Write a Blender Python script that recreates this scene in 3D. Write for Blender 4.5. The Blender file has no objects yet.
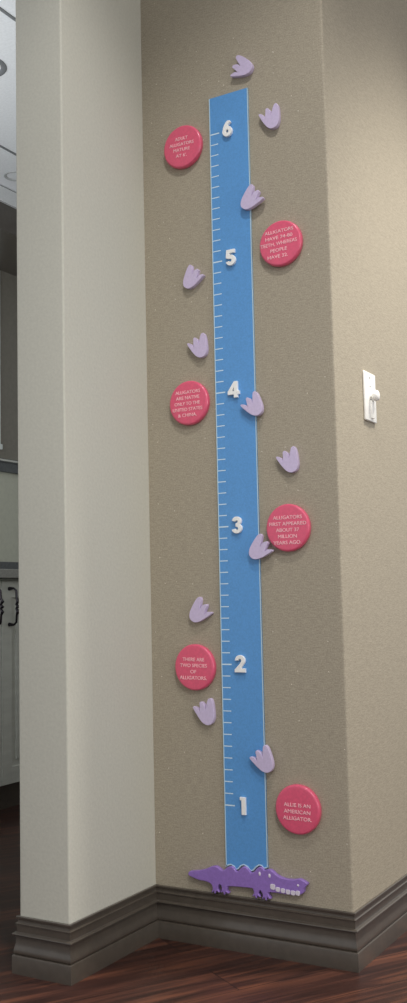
import bpy, bmesh, math, random
from mathutils import Vector, Matrix
random.seed(4)
IN = 0.0254
sc = bpy.context.scene
COL = sc.collection

# ------------------------------------------------------------------ helpers
def lin(c):
    return tuple(((v/255)/12.92 if v/255 <= .04045 else ((v/255+.055)/1.055)**2.4) for v in c) + (1,)

def link(o, parent=None):
    COL.objects.link(o)
    if parent is not None:
        o.parent = parent
    return o

def tag(o, label, cat, group=None):
    o['label'] = label; o['category'] = cat
    if group: o['group'] = group
    return o

def mesh_obj(name, me, mats, parent=None, kind=None):
    o = bpy.data.objects.new(name, me)
    for m in (mats if isinstance(mats, (list, tuple)) else [mats]):
        if len(me.materials) < (len(mats) if isinstance(mats, (list, tuple)) else 1):
            me.materials.append(m)
    if kind: o['kind'] = kind
    return link(o, parent)

def bm_obj(name, bm, mats, parent=None, kind=None, smooth=None):
    bmesh.ops.recalc_face_normals(bm, faces=bm.faces)
    me = bpy.data.meshes.new(name)
    bm.to_mesh(me); bm.free()
    if smooth is not None:
        for p in me.polygons: p.use_smooth = True
        try: me.set_sharp_from_angle(angle=math.radians(smooth))
        except Exception: pass
    return mesh_obj(name, me, mats, parent, kind)

def add_box(bm, x0, x1, y0, y1, z0, z1, mi=0, bev=0):
    r = bmesh.ops.create_cube(bm, size=1)
    vs = r['verts']
    for v in vs:
        v.co = Vector(((x0 if v.co.x < 0 else x1)*IN, (y0 if v.co.y < 0 else y1)*IN, (z0 if v.co.z < 0 else z1)*IN))
    fs = set(f for v in vs for f in v.link_faces)
    for f in fs: f.material_index = mi
    if bev:
        es = list(set(e for v in vs for e in v.link_edges))
        bmesh.ops.bevel(bm, geom=es, offset=bev*IN, segments=2, profile=.6, affect='EDGES')

def add_prism(bm, plan, z0, z1, mi=0):
    a = [bm.verts.new((x*IN, y*IN, z0*IN)) for x, y in plan]
    b = [bm.verts.new((x*IN, y*IN, z1*IN)) for x, y in plan]
    n = len(plan)
    for i in range(n):
        f = bm.faces.new((a[i], a[(i+1) % n], b[(i+1) % n], b[i])); f.material_index = mi
    bm.faces.new(a); bm.faces.new(b)

def smooth_closed(pts, corners=(), sub=4):
    """Catmull-Rom through pts; indices in corners stay sharp."""
    n = len(pts); out = []
    for i in range(n):
        p0, p1, p2, p3 = pts[(i-1) % n], pts[i], pts[(i+1) % n], pts[(i+2) % n]
        if i in corners: p0 = p1
        if (i+1) % n in corners: p3 = p2
        for k in range(sub):
            t = k/sub
            out.append(tuple(.5*((2*p1[j]) + (-p0[j]+p2[j])*t + (2*p0[j]-5*p1[j]+4*p2[j]-p3[j])*t*t
                             + (-p0[j]+3*p1[j]-3*p2[j]+p3[j])*t**3) for j in (0, 1)))
    return out

def curve_to_mesh(cu, name):
    ob = bpy.data.objects.new('tmp', cu); COL.objects.link(ob)
    dg = bpy.context.evaluated_depsgraph_get(); dg.update()
    me = bpy.data.meshes.new_from_object(ob.evaluated_get(dg), depsgraph=dg)
    me.name = name
    bpy.data.objects.remove(ob); bpy.data.curves.remove(cu)
    me.materials.clear()
    return me

UP = Matrix.Rotation(math.pi/2, 4, 'X')        # drawing plane (x, y) -> wall plane (x, z), front towards -y

def slab(name, loops, thick, bev=.05, res=2, smooth=True, grow=0.):
    """Solid plate lying against the wall: back at y = 0, front at y = -thick (inches)."""
    cu = bpy.data.curves.new(name, 'CURVE'); cu.dimensions = '2D'; cu.fill_mode = 'BOTH'
    for lp in loops:
        sp = cu.splines.new('POLY'); sp.points.add(len(lp)-1)
        for p, (x, z) in zip(sp.points, lp): p.co = (x*IN, z*IN, 0, 1)
        sp.use_cyclic_u = True
    cu.extrude = (thick/2-bev)*IN; cu.bevel_depth = bev*IN; cu.bevel_resolution = res; cu.offset = (grow-bev)*IN
    me = curve_to_mesh(cu, name)
    me.transform(Matrix.Translation((0, -thick/2*IN, 0)) @ UP)
    if smooth:
        for p in me.polygons: p.use_smooth = True
        me.set_sharp_from_angle(angle=math.radians(40))
    return me

def text_mesh(name, s, size, bold=0., extrude=.01, bev=0., sx=1.):
    cu = bpy.data.curves.new(name, 'FONT'); cu.body = s
    cu.size = size*IN; cu.align_x = 'CENTER'; cu.align_y = 'CENTER'
    cu.offset = bold*IN; cu.extrude = extrude/2*IN; cu.bevel_depth = bev*IN; cu.bevel_resolution = 2
    cu.resolution_u = 6
    me = curve_to_mesh(cu, name)
    xs = [v.co.x for v in me.vertices]; ys = [v.co.y for v in me.vertices]
    w, h = max(xs)-min(xs), max(ys)-min(ys)
    me.transform(Matrix.Translation((-(max(xs)+min(xs))/2, -(max(ys)+min(ys))/2, 0)))
    return me, w/IN, h/IN

def tube(name, pts, rads, mat, parent=None, seg=10):
    bm = bmesh.new(); rings = []
    P = [Vector(p)*IN for p in pts]
    for i, p in enumerate(P):
        d = (P[min(i+1, len(P)-1)]-P[max(i-1, 0)]).normalized()
        a = d.orthogonal().normalized() if i == 0 else (pa - d*pa.dot(d)).normalized()
        pa = a; b = d.cross(a)
        r = (rads[i] if isinstance(rads, (list, tuple)) else rads)*IN
        rings.append([bm.verts.new(p + (a*math.cos(t)+b*math.sin(t))*r) for t in [2*math.pi*k/seg for k in range(seg)]])
    for r0, r1 in zip(rings, rings[1:]):
        for k in range(seg): bm.faces.new((r0[k], r0[(k+1) % seg], r1[(k+1) % seg], r1[k]))
    bm.faces.new(rings[0]); bm.faces.new(rings[-1])
    return bm_obj(name, bm, mat, parent, smooth=50)

def lathe(bm, prof, axis_o, frame, seg=64, mi=0):
    """prof = [(radius, height)] inches; frame = (a, b, n) vectors, n = axis."""
    a, b, n = frame; O = Vector(axis_o)*IN; rings = []
    for r, h in prof:
        if r < 1e-5: rings.append([bm.verts.new(O + n*h*IN)])
        else: rings.append([bm.verts.new(O + n*h*IN + (a*math.cos(t)+b*math.sin(t))*r*IN) for t in [2*math.pi*k/seg for k in range(seg)]])
    for r0, r1 in zip(rings, rings[1:]):
        for k in range(seg):
            k2 = (k+1) % seg
            vs = [r0[k % len(r0)], r0[k2 % len(r0)], r1[k2 % len(r1)], r1[k % len(r1)]]
            u = []
            for v in vs:
                if v not in u: u.append(v)
            if len(u) > 2:
                f = bm.faces.new(u); f.material_index = mi

# ------------------------------------------------------------------ materials
def mat(name, col, rough=.5, spec=.5, metal=0., coat=0.):
    m = bpy.data.materials.new(name); m.use_nodes = True
    b = m.node_tree.nodes['Principled BSDF']
    b.inputs['Base Color'].default_value = lin(col); b.inputs['Roughness'].default_value = rough
    b.inputs['Specular IOR Level'].default_value = spec; b.inputs['Metallic'].default_value = metal
    b.inputs['Coat Weight'].default_value = coat; b.inputs['Coat Roughness'].default_value = .15
    return m

def nd(m, t, **kw):
    n = m.node_tree.nodes.new(t)
    for k, v in kw.items():
        if hasattr(n, k): setattr(n, k, v)
        else: n.inputs[k].default_value = v
    return n

def ln(m, a, b): m.node_tree.links.new(a, b)

def coords(m, scale):
    tc = nd(m, 'ShaderNodeTexCoord'); mp = nd(m, 'ShaderNodeMapping')
    mp.inputs['Scale'].default_value = scale
    ln(m, tc.outputs['Object'], mp.inputs['Vector'])
    return mp.outputs['Vector']

def mottle(m, col, amt, scale, detail=3, bump=0., bumpdist=.001, ramp=(.3, .7)):
    b = m.node_tree.nodes['Principled BSDF']
    v = coords(m, scale)
    n = nd(m, 'ShaderNodeTexNoise'); n.inputs['Scale'].default_value = 1; n.inputs['Detail'].default_value = detail
    ln(m, v, n.inputs['Vector'])
    r = nd(m, 'ShaderNodeValToRGB')
    r.color_ramp.elements[0].position, r.color_ramp.elements[1].position = ramp
    r.color_ramp.elements[0].color = lin([max(0, c*(1-amt)) for c in col])
    r.color_ramp.elements[1].color = lin([min(255, c*(1+amt)) for c in col])
    ln(m, n.outputs['Fac'], r.inputs['Fac']); ln(m, r.outputs['Color'], b.inputs['Base Color'])
    if bump:
        bp = nd(m, 'ShaderNodeBump'); bp.inputs['Strength'].default_value = bump; bp.inputs['Distance'].default_value = bumpdist
        ln(m, n.outputs['Fac'], bp.inputs['Height']); ln(m, bp.outputs['Normal'], b.inputs['Normal'])
    return n, r

def wallpaper():
    col = (170, 161, 143)
    m = mat('woven_wallpaper', col, .55, .35)
    b = m.node_tree.nodes['Principled BSDF']
    n1, r1 = mottle(m, col, .075, (330, 300, 330), 2, bump=.4, bumpdist=.0006)
    # horizontal threads of the weave
    v = coords(m, (60, 60, 520))
    n2 = nd(m, 'ShaderNodeTexNoise'); n2.inputs['Scale'].default_value = 1; n2.inputs['Detail'].default_value = 2
    ln(m, v, n2.inputs['Vector'])
    mix = nd(m, 'ShaderNodeMix', data_type='RGBA', blend_type='MULTIPLY'); mix.inputs[0].default_value = 1
    r2 = nd(m, 'ShaderNodeValToRGB'); r2.color_ramp.elements[0].color = (.84, .84, .84, 1); r2.color_ramp.elements[1].color = (1.06, 1.06, 1.06, 1)
    r2.color_ramp.elements[0].position = .3; r2.color_ramp.elements[1].position = .7
    ln(m, n2.outputs['Fac'], r2.inputs['Fac'])
    ln(m, r1.outputs['Color'], mix.inputs[6]); ln(m, r2.outputs['Color'], mix.inputs[7])
    # scattered glitter flecks of the paper
    v3 = coords(m, (70, 70, 70))
    vo = nd(m, 'ShaderNodeTexVoronoi'); vo.inputs['Scale'].default_value = 1
    ln(m, v3, vo.inputs['Vector'])
    lt = nd(m, 'ShaderNodeMath', operation='LESS_THAN'); lt.inputs[1].default_value = .075
    ln(m, vo.outputs['Distance'], lt.inputs[0])
    sp = nd(m, 'ShaderNodeSeparateColor'); ln(m, vo.outputs['Color'], sp.inputs[0])
    gt = nd(m, 'ShaderNodeMath', operation='GREATER_THAN'); gt.inputs[1].default_value = .8
    ln(m, sp.outputs[0], gt.inputs[0])
    mu = nd(m, 'ShaderNodeMath', operation='MULTIPLY'); ln(m, lt.outputs[0], mu.inputs[0]); ln(m, gt.outputs[0], mu.inputs[1])
    mx = nd(m, 'ShaderNodeMix', data_type='RGBA'); ln(m, mu.outputs[0], mx.inputs[0])
    ln(m, mix.outputs[2], mx.inputs[6]); mx.inputs[7].default_value = lin((235, 230, 215))
    ln(m, mx.outputs[2], b.inputs['Base Color'])
    return m

def wood_floor():
    m = mat('dark_plank_floor', (70, 40, 34), .38, .35)
    b = m.node_tree.nodes['Principled BSDF']
    tc = nd(m, 'ShaderNodeTexCoord'); mp = nd(m, 'ShaderNodeMapping')
    mp.inputs['Rotation'].default_value = (0, 0, math.radians(-58))
    ln(m, tc.outputs['Object'], mp.inputs['Vector'])
    br = nd(m, 'ShaderNodeTexBrick'); br.inputs['Scale'].default_value = 1
    br.inputs['Brick Width'].default_value = 1.1; br.inputs['Row Height'].default_value = .125
    br.inputs['Mortar Size'].default_value = .0012; br.inputs['Mortar Smooth'].default_value = .3
    br.inputs['Color1'].default_value = (0, 0, 0, 1); br.inputs['Color2'].default_value = (1, 1, 1, 1)
    br.inputs['Mortar'].default_value = (.5, .5, .5, 1)
    ln(m, mp.outputs[0], br.inputs['Vector'])
    mp2 = nd(m, 'ShaderNodeMapping'); mp2.inputs['Scale'].default_value = (3.2, 48, 10)
    ln(m, mp.outputs[0], mp2.inputs['Vector'])
    n = nd(m, 'ShaderNodeTexNoise', noise_dimensions='4D'); n.inputs['Scale'].default_value = 1; n.inputs['Detail'].default_value = 6
    n.inputs['Distortion'].default_value = .6
    ln(m, mp2.outputs[0], n.inputs['Vector']); ln(m, br.outputs['Color'], n.inputs['W'])
    r = nd(m, 'ShaderNodeValToRGB'); e = r.color_ramp.elements
    e[0].position = .3; e[0].color = lin((32, 17, 14)); e[1].position = .74; e[1].color = lin((108, 66, 48))
    x = e.new(.5); x.color = lin((58, 34, 28))
    ln(m, n.outputs['Fac'], r.inputs['Fac'])
    # each plank a little lighter or darker
    mr = nd(m, 'ShaderNodeMapRange'); mr.inputs['To Min'].default_value = .75; mr.inputs['To Max'].default_value = 1.2
    ln(m, br.outputs['Color'], mr.inputs['Value'])
    mix = nd(m, 'ShaderNodeMix', data_type='RGBA', blend_type='MULTIPLY'); mix.inputs[0].default_value = 1
    ln(m, r.outputs['Color'], mix.inputs[6]); ln(m, mr.outputs[0], mix.inputs[7])
    mo = nd(m, 'ShaderNodeMix', data_type='RGBA'); ln(m, br.outputs['Fac'], mo.inputs[0])
    ln(m, mix.outputs[2], mo.inputs[6]); mo.inputs[7].default_value = lin((24, 14, 13))
    ln(m, mo.outputs[2], b.inputs['Base Color'])
    bp = nd(m, 'ShaderNodeBump'); bp.inputs['Strength'].default_value = .25; bp.inputs['Distance'].default_value = .0006
    ln(m, n.outputs['Fac'], bp.inputs['Height']); ln(m, bp.outputs['Normal'], b.inputs['Normal'])
    return m

M = {}
M['paper'] = wallpaper()
M['floor'] = wood_floor()
M['paint'] = mat('pale_grey_wall_paint', (199, 198, 186), .6, .3); mottle(M['paint'], (199, 198, 186), .02, (160, 160, 160), 3, bump=.35, bumpdist=.0008)
M['base'] = mat('taupe_baseboard_paint', (84, 75, 64), .3, .6, coat=.6); mottle(M['base'], (78, 71, 63), .05, (60, 60, 60), 3, bump=.08)
M['ceil'] = mat('white_ceiling_tile', (228, 230, 232), .8, .2); mottle(M['ceil'], (228, 230, 232), .02, (120, 120, 120), 3, bump=.3)
M['grid'] = mat('grey_ceiling_grid', (120, 122, 124), .5)
M['blue'] = mat('blue_acrylic', (94, 157, 219), .32, .5); mottle(M['blue'], (94, 157, 219), .03, (300, 300, 300), 2)
M['edge'] = mat('pale_edge_highlight', (196, 226, 240), .25, .6)
M['tick'] = mat('white_tick_paint', (215, 236, 246), .5)
M['num'] = mat('white_plastic', (250, 250, 248), .4, .5)
M['red'] = mat('raspberry_plastic', (228, 92, 124), .3, .5, coat=.35); mottle(M['red'], (228, 92, 124), .025, (200, 200, 200), 2)
M['ink'] = mat('pale_pink_ink', (255, 208, 214), .5)
M['lilac'] = mat('lilac_plastic', (208, 194, 226), .32, .5, coat=.3); mottle(M['lilac'], (208, 194, 226), .02, (200, 200, 200), 2)
M['purple'] = mat('purple_plastic', (150, 118, 196), .32, .5, coat=.3); mottle(M['purple'], (150, 118, 196), .03, (200, 200, 200), 2)
M['tooth'] = mat('white_tooth_paint', (226, 218, 232), .45)
M['switch'] = mat('white_switch_plastic', (244, 243, 238), .35, .5, coat=.2)
M['screw'] = mat('grey_screw_metal', (120, 118, 112), .4, metal=.6)
M['cab'] = mat('pale_grey_cabinet_paint', (205, 207, 200), .5); mottle(M['cab'], (205, 207, 200), .03, (8, 8, 40), 3)
M['counter'] = mat('grey_laminate_counter', (150, 150, 146), .35); mottle(M['counter'], (150, 150, 146), .08, (200, 200, 200), 3)
M['dark'] = mat('dark_slate_trim', (80, 85, 86), .45); mottle(M['dark'], (80, 85, 86), .1, (80, 80, 80), 3)
M['iron'] = mat('dark_iron', (50, 47, 52), .35, metal=.7)
M['taupe'] = mat('dark_taupe_wall_paint', (132, 128, 118), .6); mottle(M['taupe'], (132, 128, 118), .03, (60, 60, 60), 3)
M['ring'] = mat('light_grey_light_trim', (176, 178, 178), .5)
M['back'] = mat('grey_green_wall_paint', (200, 202, 186), .6); mottle(M['back'], (200, 202, 186), .02, (60, 60, 60), 3)
M['white'] = mat('white_trim_paint', (232, 238, 236), .35)
M['pane'] = mat('frosted_window_pane', (200, 215, 212), .15, .6)

# ------------------------------------------------------------------ camera (solved from the photograph, inches)
cam = bpy.data.cameras.new('camera'); co = bpy.data.objects.new('camera', cam); COL.objects.link(co)
r_ = Vector((0.8640561668, 0.5028918360, -0.0225109266))
u_ = Vector((0.0667246518, -0.0700917643, 0.9953064681))
f_ = Vector((-0.4989536666, 0.8615027253, 0.0941185039))
CP = Vector((51.5072, -78.9010, 29.7880))
mw = Matrix(((r_.x, u_.x, -f_.x, CP.x*IN), (r_.y, u_.y, -f_.y, CP.y*IN), (r_.z, u_.z, -f_.z, CP.z*IN), (0, 0, 0, 1)))
co.matrix_world = mw
cam.sensor_fit = 'VERTICAL'; cam.sensor_height = 36; cam.sensor_width = 36; cam.lens = 1022.03/1003*36
cam.clip_start = .02; cam.clip_end = 60
sc.camera = co

def shift(x, z, y0, y1):
    """same line of measurement, moved from depth y0 to depth y1"""
    t = (y1-y0)/(CP.y-y0)
    return x+(CP.x-x)*t, z+(CP.z-z)*t

# ------------------------------------------------------------------ room shell
A0, B0, C1 = -5.08, -12.52, 18.84       # column left side, column front, outside corner
HC, HM = 98.4, 134.0                    # low ceiling of the room behind, ceiling of this room
bm = bmesh.new(); add_box(bm, -90, 190, -190, 150, -1, 0); bm_obj('floor', bm, M['floor'], kind='structure')
bm = bmesh.new(); add_box(bm, -90, 190, -190, B0-.02, HM, HM+1); add_box(bm, C1+.02, 190, B0-.02, 150, HM, HM+1)
bm_obj('ceiling', bm, M['ceil'], kind='structure')
# low tiled ceiling with its grid bars
bm = bmesh.new(); add_box(bm, -90, A0-.02, B0, 150, HC, HC+1)
for x in (-24.2-1.0+1.0, -48.3, -72.2): add_box(bm, x-.2, x+.2, B0+.1, 149.9, HC-.12, HC+.01, 1)
for y in (-9.0, 38.9+22, 84.9, 108.9, 132.9): add_box(bm, -89.9, A0-.1, y-.2, y+.2, HC-.11, HC+.01, 1)
bm_obj('ceiling', bm, [M['ceil'], M['grid']], kind='structure')
bm = bmesh.new(); add_box(bm, -90, A0-.02, B0, B0+4, HC+1, HM); bm_obj('wall_front', bm, M['paint'], kind='structure')

def arc(cx, cy, r, a0, a1, n=6):
    return [(cx+r*math.cos(math.radians(a0+(a1-a0)*i/n)), cy+r*math.sin(math.radians(a0+(a1-a0)*i/n))) for i in range(n+1)]
rr = .18
# painted wall end (column) on the left
plan = [(A0, 60)] + arc(A0+rr, B0+rr, rr, 180, 270) + arc(-rr, B0+rr, rr, 270, 360) + [(0, 0), (0, 60)]
bm = bmesh.new(); add_prism(bm, plan, 0, HM); bm_obj('wall_left', bm, M['paint'], kind='structure', smooth=40)
# papered wall carrying the ruler
bm = bmesh.new(); add_prism(bm, [(0.002, 0), (C1-.5, 0), (C1-.5, .5), (.002, .5)], 0, HM); bm_obj('wall_back', bm, M['paper'], kind='structure')
plan = [(C1-.498, 0)] + arc(C1-rr, rr, rr, 270, 360) + [(C1, 149), (C1-.498, 149)]
bm = bmesh.new(); add_prism(bm, plan, 0, HM); bm_obj('wall_right', bm, M['paper'], kind='structure', smooth=40)
# far wall of the room behind: painted below the rail, papered above
XW = -72.4
bm = bmesh.new(); add_box(bm, XW-4, XW, B0, 149, 0, 53.5); add_box(bm, XW-4, XW, B0, 149, 53.5, HC, 1)
bm_obj('wall_far', bm, [M['back'], M['taupe']], kind='structure')
bm = bmesh.new(); add_box(bm, XW, XW+.7, B0, 149, 53.4, 55.2, 0, .15); add_box(bm, XW, XW+1.0, B0, 149, 55.2, 55.75, 1, .1)
bm_obj('trim_1', bm, [M['dark'], M['cab']], kind='structure')
bm = bmesh.new(); add_box(bm, XW, XW+.6, B0, 149, 34.7, 37.1, 0, .1)
bm_obj('trim_2', bm, M['dark'], kind='structure')
bm = bmesh.new(); add_box(bm, XW, -58.2, B0, 149, 91, HC-.15); add_box(bm, -58.2, -57.9, B0, 149, 95.6, HC-.15, 1, .05)
bm_obj('wall_soffit', bm, [M['base'], M['ceil']], kind='structure')

# baseboard profile (protrusion, height), bottom to top
PROF = [(0, 0), (.45, 0), (.45, 1.39), (.43, 1.44), (.38, 1.465), (.26, 1.49), (.29, 1.52), (.345, 1.57), (.37, 1.66), (.36, 1.78), (.33, 1.92),
        (.285, 2.10), (.24, 2.32), (.215, 2.56), (.20, 2.80), (.20, 3.0), (.23, 3.01), (.42, 3.03), (.455, 3.08), (.44, 3.15), (.39, 3.18), (.17, 3.23),
        (.17, 3.26), (.17, 3.80), (.24, 3.84), (.24, 3.91), (.20, 3.94), (.10, 3.98), (.08, 4.08), (.09, 4.24), (.19, 4.29), (.20, 4.41), (.17, 4.46), (0, 4.47)]
def baseboard(name, path):
    """path: [(x, y, outward offset direction (dx, dy))]"""
    bm = bmesh.new(); rows = []
    for x, y, (dx, dy) in path:
        rows.append([bm.verts.new(((x+dx*p)*IN, (y+dy*p)*IN, max(z, 0.0)*IN)) for p, z in PROF])
    n = len(PROF)
    for a, b in zip(rows, rows[1:]):
        for i in range(n): bm.faces.new((a[i], a[(i+1) % n], b[(i+1) % n], b[i]))
    bm.faces.new(rows[0]); bm.faces.new(rows[-1])
    return bm_obj(name, bm, M['base'], kind='structure', smooth=28)
baseboard('baseboard_left', [(A0, 60, (-1, 0)), (A0, B0, (-1, -1)), (0, B0, (1, -1)), (0, 0, (1, -1))])
baseboard('baseboard_back', [(0, 0, (1, -1)), (C1, 0, (1, -1))])
baseboard('baseboard_right', [(C1, 0, (1, -1)), (C1, 149, (1, 0))])

# window in the far wall, its right frame just inside the picture
bm = bmesh.new()
add_box(bm, XW, XW+.4, 59.45, 61.55, 58.2, 90.8, 0, .1); add_box(bm, XW, XW+.4, 25.6, 28, 58.2, 90.8, 0, .1)
add_box(bm, XW, XW+.4, 28, 59.5, 88.4, 90.8, 0, .1); add_box(bm, XW, XW+.4, 28, 59.5, 60.6, 62, 0, .1)
bm_obj('window_1', bm, M['white'], kind='structure')
W1 = bpy.data.objects['window_1']
bm = bmesh.new(); add_box(bm, XW+.1, XW+.3, 28, 59.5, 62, 88.4); bm_obj('pane', bm, M['pane'], W1)
bm = bmesh.new(); add_box(bm, XW, XW+.7, 24.8, 61.7, 57.4, 58.4, 0, .1); bm_obj('window_sill', bm, M['white'], W1)

# ------------------------------------------------------------------ growth-chart ruler
L, Rr, TOP = 7.47, 11.47, 75.5
RT = .2
GATOR = [[3.74, 5.87], [3.9, 6.1], [4.35, 6.19], [4.85, 6.27], [5.44, 6.44], [5.89, 6.65], [6.33, 6.8], [6.67, 6.75], [7.05, 6.55], [7.29, 6.54], [7.64, 6.82], [8.02, 6.95], [8.29, 6.86], [8.51, 6.59], [8.77, 6.68], [9.02, 6.95], [9.3, 7.07], [9.63, 6.94], [9.9, 6.64], [10.18, 6.7], [10.47, 7.0], [10.75, 7.2], [10.98, 7.18], [11.18, 6.98], [11.45, 7.05], [11.72, 7.1], [12.0, 6.98], [12.3, 6.76], [12.75, 6.58], [13.28, 6.5], [14.0, 6.53], [14.49, 6.64], [14.8, 6.56], [15.27, 6.36], [15.2, 6.18], [14.95, 5.93], [14.87, 5.59], [14.58, 5.4], [14.13, 5.3], [13.24, 5.27], [12.16, 5.28], [11.61, 5.22], [11.54, 5.04], [11.75, 4.76], [11.64, 4.69], [11.41, 4.8], [11.36, 4.58], [11.24, 4.56], [11.14, 4.77], [10.98, 4.61], [10.91, 4.66], [11.01, 4.97], [10.83, 5.27], [10.74, 5.28], [10.6, 5.04], [10.77, 4.8], [10.68, 4.73], [10.5, 4.83], [10.43, 4.62], [10.31, 4.62], [10.25, 4.8], [10.06, 4.71], [10.03, 4.79], [10.18, 5.03], [10.09, 5.3], [9.86, 5.38], [7.78, 5.28], [7.61, 5.09], [7.56, 4.88], [7.75, 4.72], [7.65, 4.65], [7.43, 4.74], [7.36, 4.55], [7.25, 4.55], [7.19, 4.74], [7.02, 4.65], [6.98, 4.71], [7.08, 4.94], [7.02, 5.26], [6.82, 5.32], [6.72, 5.09], [6.71, 4.86], [6.85, 4.71], [6.76, 4.64], [6.55, 4.74], [6.44, 4.53], [6.33, 4.54], [6.3, 4.71], [6.12, 4.56], [6.06, 4.62], [6.18, 4.88], [6.02, 5.28], [5.42, 5.44], [4.83, 5.46], [4.24, 5.6], [3.84, 5.72]]
GATOR = [[x-.08-max(0, x-11)*.03, z] for x, z in GATOR]
humps = [(x, z+.07) for x, z in GATOR if L+.05 < x < Rr-.03 and z > 6]
bottom = [(L, humps[0][1]-.08)] + humps + [(Rr, 7.13)]
ruler = link(bpy.data.objects.new('height_ruler', None)); ruler.location = (9.47*IN, 0, 6.6*IN)
tag(ruler, 'tall blue wall growth chart with white inch ticks and numerals 1 to 6', 'growth chart')
def onruler(o):
    o.parent = ruler; o.matrix_parent_inverse = Matrix.Translation(-ruler.location)
    return o
face = slab('board', [[(x, z) for x, z in bottom] + [(Rr, TOP), (L, TOP)]], RT, .03, 1)
onruler(mesh_obj('board', face, M['blue']))
# painted highlights: pale strips along the sides and the wavy lower edge
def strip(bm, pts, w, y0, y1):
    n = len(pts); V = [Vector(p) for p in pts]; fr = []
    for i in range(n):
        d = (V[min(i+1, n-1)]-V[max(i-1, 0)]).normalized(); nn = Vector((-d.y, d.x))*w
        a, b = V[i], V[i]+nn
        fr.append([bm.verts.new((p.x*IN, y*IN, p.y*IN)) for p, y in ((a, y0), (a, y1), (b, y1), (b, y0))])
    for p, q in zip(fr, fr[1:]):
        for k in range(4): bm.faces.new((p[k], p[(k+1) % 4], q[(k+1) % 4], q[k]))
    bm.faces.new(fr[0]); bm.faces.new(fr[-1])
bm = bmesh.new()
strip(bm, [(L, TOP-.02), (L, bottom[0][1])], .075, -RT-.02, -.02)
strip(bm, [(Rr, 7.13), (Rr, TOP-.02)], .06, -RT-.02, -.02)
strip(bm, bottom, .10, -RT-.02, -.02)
onruler(bm_obj('edge_highlight', bm, M['edge']))
for i in range(12, 73):
    bm = bmesh.new()
    w = .92 if i % 12 == 0 else .78; h = .11 if i % 12 == 0 else .08
    add_box(bm, L+.08, L+.08+w, -RT-.006, -RT+.005, i-h/2, i+h/2)
    onruler(bm_obj('foot_tick' if i % 12 == 0 else 'inch_tick', bm, M['tick']))

def stroke_loop(path, w):
    """outline of a thick open stroke with butt ends"""
    V = [Vector(p) for p in path]; n = len(V); a = []; b = []
    for i in range(n):
        d = (V[min(i+1, n-1)]-V[max(i-1, 0)]).normalized(); nn = Vector((-d.y, d.x))*w/2
        a.append(tuple(V[i]+nn)); b.append(tuple(V[i]-nn))
    return a + b[::-1]
def ell(cx, cz, rx, rz, a0, a1, n=16):
    return [(cx+rx*math.cos(math.radians(a0+(a1-a0)*i/n)), cz+rz*math.sin(math.radians(a0+(a1-a0)*i/n))) for i in range(n+1)]
sw = .30
NUM = {   # centred on (0, 0), 1.42 tall
    1: [[(-.30, .50), (-.30, .71), (.17, .71), (.17, -.71), (-.15, -.71), (-.15, .50)]],
    2: [[(-.46, .30)] + ell(0, .27, .46, .45, 172, -30, 16) + [(.02, -.42), (.48, -.42), (.48, -.71), (-.50, -.71), (-.50, -.50)] + [(.02, .0)]
        + ell(0, .28, .16, .17, -25, 172, 8)],
    3: [[(-.44, .40)] + ell(0, .33, .43, .39, 160, -30, 14) + [(.26, .04)] + ell(0, -.30, .47, .42, 38, -165, 18)
        + ell(0, -.30, .17, .15, -165, 80, 10) + [(-.08, -.12), (-.08, .12)] + ell(0, .30, .15, .13, -80, 160, 8)],
    4: [[(.08, .71), (.38, .71), (.38, -.16), (.55, -.16), (.55, -.42), (.38, -.42), (.38, -.71), (.06, -.71), (.06, -.42), (-.55, -.42), (-.55, -.16)],
        [(.08, .26), (-.20, -.16), (.08, -.16)]],
    5: [[(-.36, .71), (.42, .71), (.42, .43), (-.10, .43), (-.12, .22)] + ell(.02, -.24, .47, .47, 92, -160, 18) + ell(.0, -.25, .16, .17, -150, 125, 10) + [(-.42, .0)]],
    6: [[(.36, .52), (.27, .68), (.10, .72), (-.08, .64), (-.27, .38), (-.40, .10)] + ell(0, -.25, .47, .46, 155, 442, 26) + [(.02, .26), (.12, .42), (.22, .50)], ell(0, -.25, .16, .17, 0, 340, 14)],
}
for k in range(1, 7):
    me = slab('numeral', NUM[k], .28, .03, 1, grow=.022)
    o = mesh_obj('numeral', me, M['num'])
    o.location = (9.42*IN, -RT*IN, (12*k+.08)*IN); onruler(o)
    o['label'] = 'raised white numeral %d' % k

ruler.location.x -= .13*IN; ruler.rotation_euler.y = .13/69     # hung very slightly out of plumb
# ------------------------------------------------------------------ alligator
gator = link(bpy.data.objects.new('alligator', None)); gator.location = (9.4*IN, 0, 5.8*IN)
tag(gator, 'purple cut-out alligator with white teeth, at the foot of the blue ruler above the baseboard', 'alligator')
def ongator(o):
    o.parent = gator; o.matrix_parent_inverse = Matrix.Translation(-gator.location); return o
GT = .46
gl = smooth_closed([tuple(p) for p in GATOR], corners=(13, 18, 23, 33), sub=3)
ongator(mesh_obj('body', slab('body', [gl], GT, .06, 2), M['purple']))
for x, z, a, b in ((10.7, 6.66, .10, .17), (11.62, 6.6, .11, .17)):
    bm = bmesh.new(); fr = (Vector((1, 0, 0)), Vector((0, 0, 1)), Vector((0, -1, 0)))
    lathe(bm, [(0, .05), (.5, .045), (.85, .025), (1, 0)], (0, 0, 0), fr, 20)
    for v in bm.verts: v.co = Vector((v.co.x*a, v.co.y, v.co.z*b)) + Vector((x*IN, -GT*IN, z*IN))
    ongator(bm_obj('eye', bm, M['tooth'], smooth=60))
bm = bmesh.new(); lathe(bm, [(0, .04), (.07, .03), (.1, 0)], (14.22, -GT, 6.12), fr, 14); ongator(bm_obj('nostril', bm, M['tooth'], smooth=60))
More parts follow.
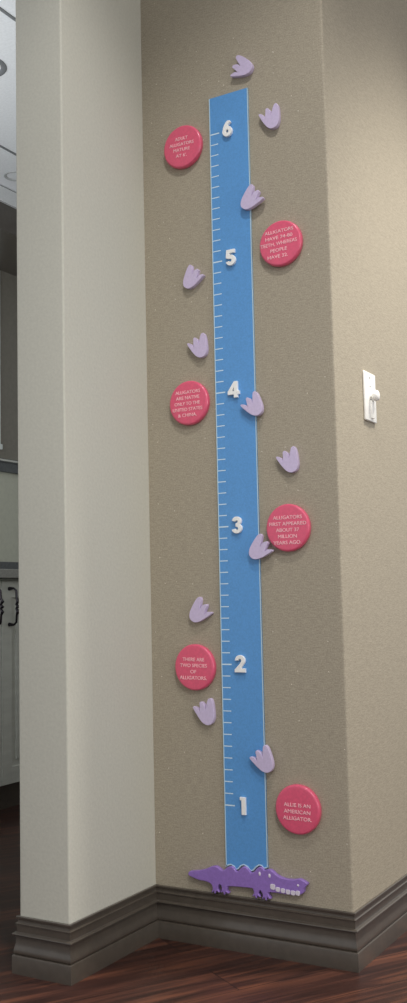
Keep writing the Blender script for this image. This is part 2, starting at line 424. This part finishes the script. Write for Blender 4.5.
for i, (x, z) in enumerate([(12.02, 5.74), (12.5, 5.58), (12.98, 5.54), (13.45, 5.49), (13.92, 5.47), (14.37, 5.5)]):
    x -= .08+max(0, x-11)*.03
    w, h = (.46, .46) if i == 0 else (.40, .38)
    me = slab('tooth', [[(x-w/2, z+h*.35), (x-w*.3, z+h*.5), (x+w*.3, z+h*.5), (x+w/2, z+h*.3), (x+w*.45, z-h*.35), (x+w*.2, z-h*.5), (x-w*.3, z-h*.45), (x-w*.5, z-h*.2)]], .06, .015, 1)
    o = mesh_obj('tooth', me, M['tooth']); o.location = (0, (-GT+.01)*IN, 0); ongator(o)

# ------------------------------------------------------------------ red fact discs
DISCS = [
 (4.72, 71.52, 'round red disc left of the numeral 6, reading that adult alligators mature at six feet',
  [('ADULT', 4.70, 72.27, 1.35), ('ALLIGATORS', 4.71, 71.74, 2.6), ('MATURE', 4.70, 71.21, 1.75), ('AT 6\'.', 4.66, 70.66, 1.15)], -2.5),
 (14.43, 60.39, 'round red disc right of the numeral 5, about alligator and human teeth',
  [('ALLIGATORS', 14.38, 61.46, 2.75), ('HAVE 74-80', 14.36, 60.91, 2.6), ('TEETH, WHEREAS', 14.32, 60.35, 3.5), ('PEOPLE', 14.31, 59.8, 1.6), ('HAVE 32.', 14.2, 59.24, 1.95)], 1.0),
 (4.77, 47.45, 'round red disc left of the numeral 4, naming the United States and China',
  [('ALLIGATORS', 4.76, 48.43, 2.6), ('ARE NATIVE', 4.74, 47.91, 2.45), ('ONLY TO THE', 4.68, 47.39, 2.65), ('UNITED STATES', 4.70, 46.86, 3.1), ('& CHINA.', 4.68, 46.33, 1.95)], -.3),
 (14.27, 35.63, 'round red disc right of the numeral 3, touching the shadow of a lilac footprint',
  [('ALLIGATORS', 14.32, 36.51, 2.7), ('FIRST APPEARED', 14.33, 35.97, 3.45), ('ABOUT 37', 14.3, 35.44, 2.15), ('MILLION', 14.28, 34.9, 1.75), ('YEARS AGO.', 14.25, 34.37, 2.6)], -.3),
 (4.75, 23.80, 'round red disc left of the numeral 2, with four lines about two species',
  [('THERE ARE', 4.72, 24.5, 2.2), ('TWO SPECIES', 4.71, 23.97, 2.75), ('OF', 4.69, 23.43, .6), ('ALLIGATORS.', 4.66, 22.89, 2.75)], -.8),
 (14.34, 12.32, 'lowest round red disc, right of the numeral 1 and above the alligator snout',
  [('ALLIE IS AN', 14.37, 12.70, 2.4), ('AMERICAN', 14.35, 12.16, 2.4), ('ALLIGATOR.', 14.36, 11.62, 2.6)], -.8),
]
DT = .5; DR = 2.03
bm = bmesh.new()
prof = [(0, -.02), (DR-.04, -.02), (DR, .06)] + [(DR-.2+.2*math.cos(a), DT-.2+.2*math.sin(a)) for a in [math.radians(v) for v in range(0, 91, 10)]] + [(DR-.5, DT+.012), (0, DT+.02)]
lathe(bm, prof, (0, 0, 0), (Vector((1, 0, 0)), Vector((0, 0, 1)), Vector((0, -1, 0))), 72)
bmesh.ops.recalc_face_normals(bm, faces=bm.faces)
disc_me = bpy.data.meshes.new('fact_disc'); bm.to_mesh(disc_me); bm.free()
for p in disc_me.polygons: p.use_smooth = True
disc_me.materials.append(M['red'])
for cx, cz, label, lines, rot in DISCS:
    k_ = (72-cz)/60; ox, oz = -.09+.1*k_, .06-.18*k_; cx += ox; cz += oz; lines = [(s, x+ox, z+oz, w) for s, x, z, w in lines]
    d = link(bpy.data.objects.new('fact_disc', disc_me)); d.location = (cx*IN, 0, cz*IN)
    tag(d, label, 'wall disc', 'red discs with alligator facts')
    parts = bmesh.new()
    R = Matrix.Rotation(math.radians(rot), 4, 'Z')
    for s, x, z, w in lines:
        me, tw, th = text_mesh('line', s, .42, bold=.0, extrude=.03)
        sx = w/tw; sy = .30/max(th, .01) if not any(c in s for c in ',') else .36/th
        if s == 'OF': sx = .6/tw
        me.transform(Matrix.Translation(((x-cx)*IN, (z-cz)*IN, 0)) @ R @ Matrix.Diagonal((sx, sy, 1, 1)))
        parts.from_mesh(me); bpy.data.meshes.remove(me)
    for v in parts.verts: v.co = UP @ v.co + Vector((0, -(DT+.026)*IN, 0))
    bm_obj('lettering', parts, M['ink'], d)

# ------------------------------------------------------------------ lilac footprints
FOOT = [[0.547, 0.99], [0.747, 0.84], [0.947, 0.44], [1.137, -0.12], [1.237, -0.59], [1.187, -1.0], [0.967, -1.25], [0.607, -1.36], [0.197, -1.25], [-0.213, -0.97], [-0.583, -0.64], [-0.903, -0.33], [-1.023, -0.18], [-0.943, -0.09], [-0.753, -0.10], [-0.473, -0.20], [-0.27, -0.44], [-0.353, 0.08], [-0.413, 0.37], [-0.283, 0.50], [-0.083, 0.42], [0.147, 0.22], [0.275, -0.16], [0.307, 0.57], [0.377, 0.88]]
FT = .45
foot_out = smooth_closed([tuple(p) for p in FOOT], corners=(0, 12, 16, 19, 22), sub=4)
foot_me = {1: slab('alligator_footprint', [foot_out], FT, .03, 1), -1: slab('alligator_footprint', [[(-x, z) for x, z in foot_out][::-1]], FT, .03, 1)}
for m_ in foot_me.values(): m_.materials.append(M['lilac'])
FEET = [
 (10.64, 77.56, 1, 1.00, 31.4, 0, 'topmost lilac three-toed footprint, turned sideways above the top of the blue ruler'),
 (13.61, 72.39, 1, 0.99, -17.0, 0, 'lilac footprint on bare wallpaper just right of the numeral 6'),
 (11.97, 65.28, -1, 1.00, -16.9, 1, 'lilac footprint overlapping the right edge of the ruler between the numerals 5 and 6'),
 (5.64, 59.24, -1, 0.97, -5, 0, 'lilac footprint left of the ruler, level with the numeral 5'),
 (5.69, 52.84, 1, 0.99, -11.7, 0, 'lilac footprint left of the ruler, just above the disc naming China'),
 (10.98, 46.76, 1, 0.96, 1.9, 1, 'lilac footprint overlapping the ruler edge, beside the numeral 4'),
 (14.33, 41.66, 1, 0.99, -10.8, 0, 'lilac footprint right of the ruler, just above the disc beside the numeral 3'),
 (11.86, 34.13, -1, 0.99, -17.4, 1, 'lilac footprint on the ruler edge, its toe nearly touching a red disc'),
 (5.70, 28.84, -1, 1.01, -13.5, 0, 'lilac footprint left of the ruler, just above the two-species disc'),
 (5.53, 20.20, 1, 1.03, -12.0, 0, 'lilac footprint left of the ruler, just below the two-species disc'),
 (11.00, 16.34, 1, 1.00, 0.0, 1, 'lowest lilac footprint, overlapping the ruler edge above the numeral 1'),
]
for x, z, mir, s, rot, on, label in FEET:
    y = -(RT+.022) if on else 0
    x, z = shift(x-.01, z, -.45, y-FT)
    o = link(bpy.data.objects.new('alligator_footprint', foot_me[mir]))
    o.matrix_world = Matrix.Translation((x*IN, y*IN, z*IN)) @ Matrix.Rotation(math.radians(-rot), 4, 'Y') @ Matrix.Diagonal((s*.965, 1, s*.975, 1))
    tag(o, label, 'footprint', 'lilac alligator footprints')

# ------------------------------------------------------------------ switch on the right wall
sx0, y0, y1, z0, z1 = C1, 0, 0, 0, 0
SY, SZ = 0, 0
def wallD(u, v, off):      # picture measurement -> point on the plane x = C1 + off
    d = f_ + r_*((u-203.5)/1022.03) + u_*((501.5-v)/1022.03)
    t = (C1+off-CP.x)/d.x
    return CP + d*t
c = wallD(369.4, 396.6, .2); SY, SZ = c.y+.3, c.z
sw_ = link(bpy.data.objects.new('wall_switch', None)); sw_.location = (C1*IN, SY*IN, SZ*IN)
tag(sw_, 'white wall plate with a round knob on the sunlit beige right wall', 'light switch')
sw_['label'] = 'white switch plate with a round dimmer knob on the beige right wall'
HW, HH = 1.375, 2.25
bm = bmesh.new(); add_box(bm, 0, .22, -HW, HW, -HH, HH, 0)
es = [e for e in bm.edges]
bmesh.ops.bevel(bm, geom=es, offset=.1*IN, segments=3, profile=.5, affect='EDGES')
bm_obj('plate', bm, M['switch'], sw_, smooth=40)
X, Yv, Z = Vector((1, 0, 0)), Vector((0, 1, 0)), Vector((0, 0, 1))
bm = bmesh.new(); lathe(bm, [(0, .2), (.3, .2), (.3, .34), (.34, .38), (.42, .42), (.48, .5), (.52, .62), (.5, .76), (.45, .88), (.34, .95), (.15, .98), (0, .98)], (0, .08, .1), (Yv, Z, X), 32)
bm_obj('knob', bm, M['switch'], sw_, smooth=50)
bm = bmesh.new(); add_box(bm, .2, .38, -.1, .42, -1.95, -.3, 0, .06); bm_obj('slider', bm, M['switch'], sw_, smooth=40)
for zz in (1.75, .95):
    bm = bmesh.new(); lathe(bm, [(.09, .2), (.09, .24), (0, .25)], (0, -.1, zz), (Yv, Z, X), 12); bm_obj('screw', bm, M['screw'], sw_, smooth=50)

# ------------------------------------------------------------------ cabinet and counter in the room behind
FX = -49.0; CY0, CY1, SEAM = 17.4, 53.4, 35.4
cab = link(bpy.data.objects.new('base_cabinet', None)); cab.location = (FX*IN, SEAM*IN, 0)
tag(cab, 'pale grey two-door base cabinet with dark bow handles behind the left wall end', 'cabinet')
def rel(bm):
    for v in bm.verts: v.co -= cab.location
    return bm
bm = bmesh.new(); add_box(bm, XW+.7, FX-.8, CY0, CY1, 3.8, 33.3); bm_obj('carcass', rel(bm), M['cab'], cab)
bm = bmesh.new(); add_box(bm, XW+.7, FX-1.6, CY0+.2, CY1-.2, 0, 3.8); bm_obj('toe_kick', rel(bm), M['base'], cab)
for a, b, hy in ((CY0+.1, SEAM-.07, SEAM-1.75), (SEAM+.07, CY1-.1, SEAM+1.65)):
    bm = bmesh.new()
    add_box(bm, FX-.78, FX-.25, a, b, 3.7, 32.9, 0)
    for (p, q, r, s) in ((a, a+2.2, 3.7, 32.9), (b-2.2, b, 3.7, 32.9), (a+2.2, b-2.2, 3.7, 6.1), (a+2.2, b-2.2, 30.5, 32.9)):
        add_box(bm, FX-.25, FX, p, q, r, s, 0, .06)
    add_box(bm, FX-.26, FX-.08, a+3.1, b-3.1, 7, 29.6, 0, .15)
    door = bm_obj('door', rel(bm), M['cab'], cab)
    zc = 29.2
    pts = [(FX-.05, hy, zc+2.6), (FX+.9, hy, zc+2.65), (FX+1.35, hy, zc+2.3), (FX+1.45, hy, zc+1.2), (FX+1.7, hy, zc+.75), (FX+1.4, hy, zc+.3), (FX+1.72, hy, zc),
           (FX+1.4, hy, zc-.3), (FX+1.7, hy, zc-.75), (FX+1.45, hy, zc-1.2), (FX+1.35, hy, zc-2.3), (FX+.9, hy, zc-2.65), (FX-.05, hy, zc-2.6)]
    h = tube('handle', [(p[0]-FX, p[1]-SEAM, p[2]) for p in pts], [.3, .16, .17, .17, .28, .2, .3, .2, .28, .17, .17, .16, .3], M['iron'], door)
bm = bmesh.new(); add_box(bm, XW+.62, FX+1, CY0-.5, CY1+.5, 33.35, 34.65, 0, .12)
ct = bm_obj('countertop', bm, M['counter']); tag(ct, 'grey countertop lying on the pale cabinet behind the left wall end', 'countertop')

# recessed lights in the low ceiling
def downlight(x, y, r, label, z=HC, tm=None):
    d = link(bpy.data.objects.new('ceiling_light', None)); d.location = (x*IN, y*IN, z*IN)
    tag(d, label, 'ceiling light')
    bm = bmesh.new(); lathe(bm, [(r*.72, .35), (r*.74, .02), (r*.8, -.16), (r*.95, -.2), (r, -.1), (r, .0)], (0, 0, 0), (X, Yv, Z), 40)
    bm_obj('trim_ring', bm, tm or M['grid'], d, smooth=50)
    bm = bmesh.new(); lathe(bm, [(0, -.02), (r*.73, -.015), (r*.73, 0)], (0, 0, 0), (X, Yv, Z), 40)
    bm_obj('lens', bm, M['ceil'], d, smooth=50)
downlight(-34.7, 16.0, 3.0, 'round recessed ceiling light cut by the left picture edge, nearer one')
downlight(-53.6, 44.4, 1.9, 'small round recessed light farther back on the white tiled ceiling, above the counter', tm=M['ring'])

# ------------------------------------------------------------------ light
def spot(name, loc, target, power, angle, blend, size, col):
    l = bpy.data.lights.new(name, 'SPOT'); l.energy = power; l.spot_size = math.radians(angle); l.spot_blend = blend
    l.shadow_soft_size = size*IN; l.color = col
    o = link(bpy.data.objects.new(name, l)); o.location = Vector(loc)*IN
    o.rotation_euler = (Vector(target)-Vector(loc)).to_track_quat('-Z', 'Y').to_euler()
def area(name, loc, target, power, sx, sy, col):
    l = bpy.data.lights.new(name, 'AREA'); l.shape = 'RECTANGLE'; l.size = sx*IN; l.size_y = sy*IN; l.energy = power; l.color = col
    o = link(bpy.data.objects.new(name, l)); o.location = Vector(loc)*IN
    o.rotation_euler = (Vector(target)-Vector(loc)).to_track_quat('-Z', 'Y').to_euler()
WARM = (1, .95, .88); NEU = (1, .97, .93)
spot('downlight_near_chart', (36, -44, HM-2), (30, -38, 0), 92, 92, .4, 2.5, NEU)
spot('downlight_room', (100, -100, HM-2), (100, -100, 0), 252, 136, .3, 6, NEU)
spot('downlight_right_wall', (53, 22, HM-2), (53, 22, 0), 375, 75, .5, 5, WARM)
area('fill_light_right', (185, -60, 55), (10, 0, 45), 35, 60, 60, NEU)  # added fill from an unseen source, evens out the wall brightness
area('fill_light_behind', (-40, -11, 60), (-44, 40, 88), 14, 40, 40, (.92, .96, 1))  # added upward fill, no source there, brightens the low ceiling
w = bpy.data.worlds.new('world'); sc.world = w; w.use_nodes = True
w.node_tree.nodes['Background'].inputs[0].default_value = (.95, .97, 1, 1)
w.node_tree.nodes['Background'].inputs[1].default_value = .60

sc.view_settings.view_transform = 'Standard'; sc.view_settings.look = 'None'
sc.view_settings.gamma = 1; sc.view_settings.exposure = 0; sc.view_settings.use_curve_mapping = False
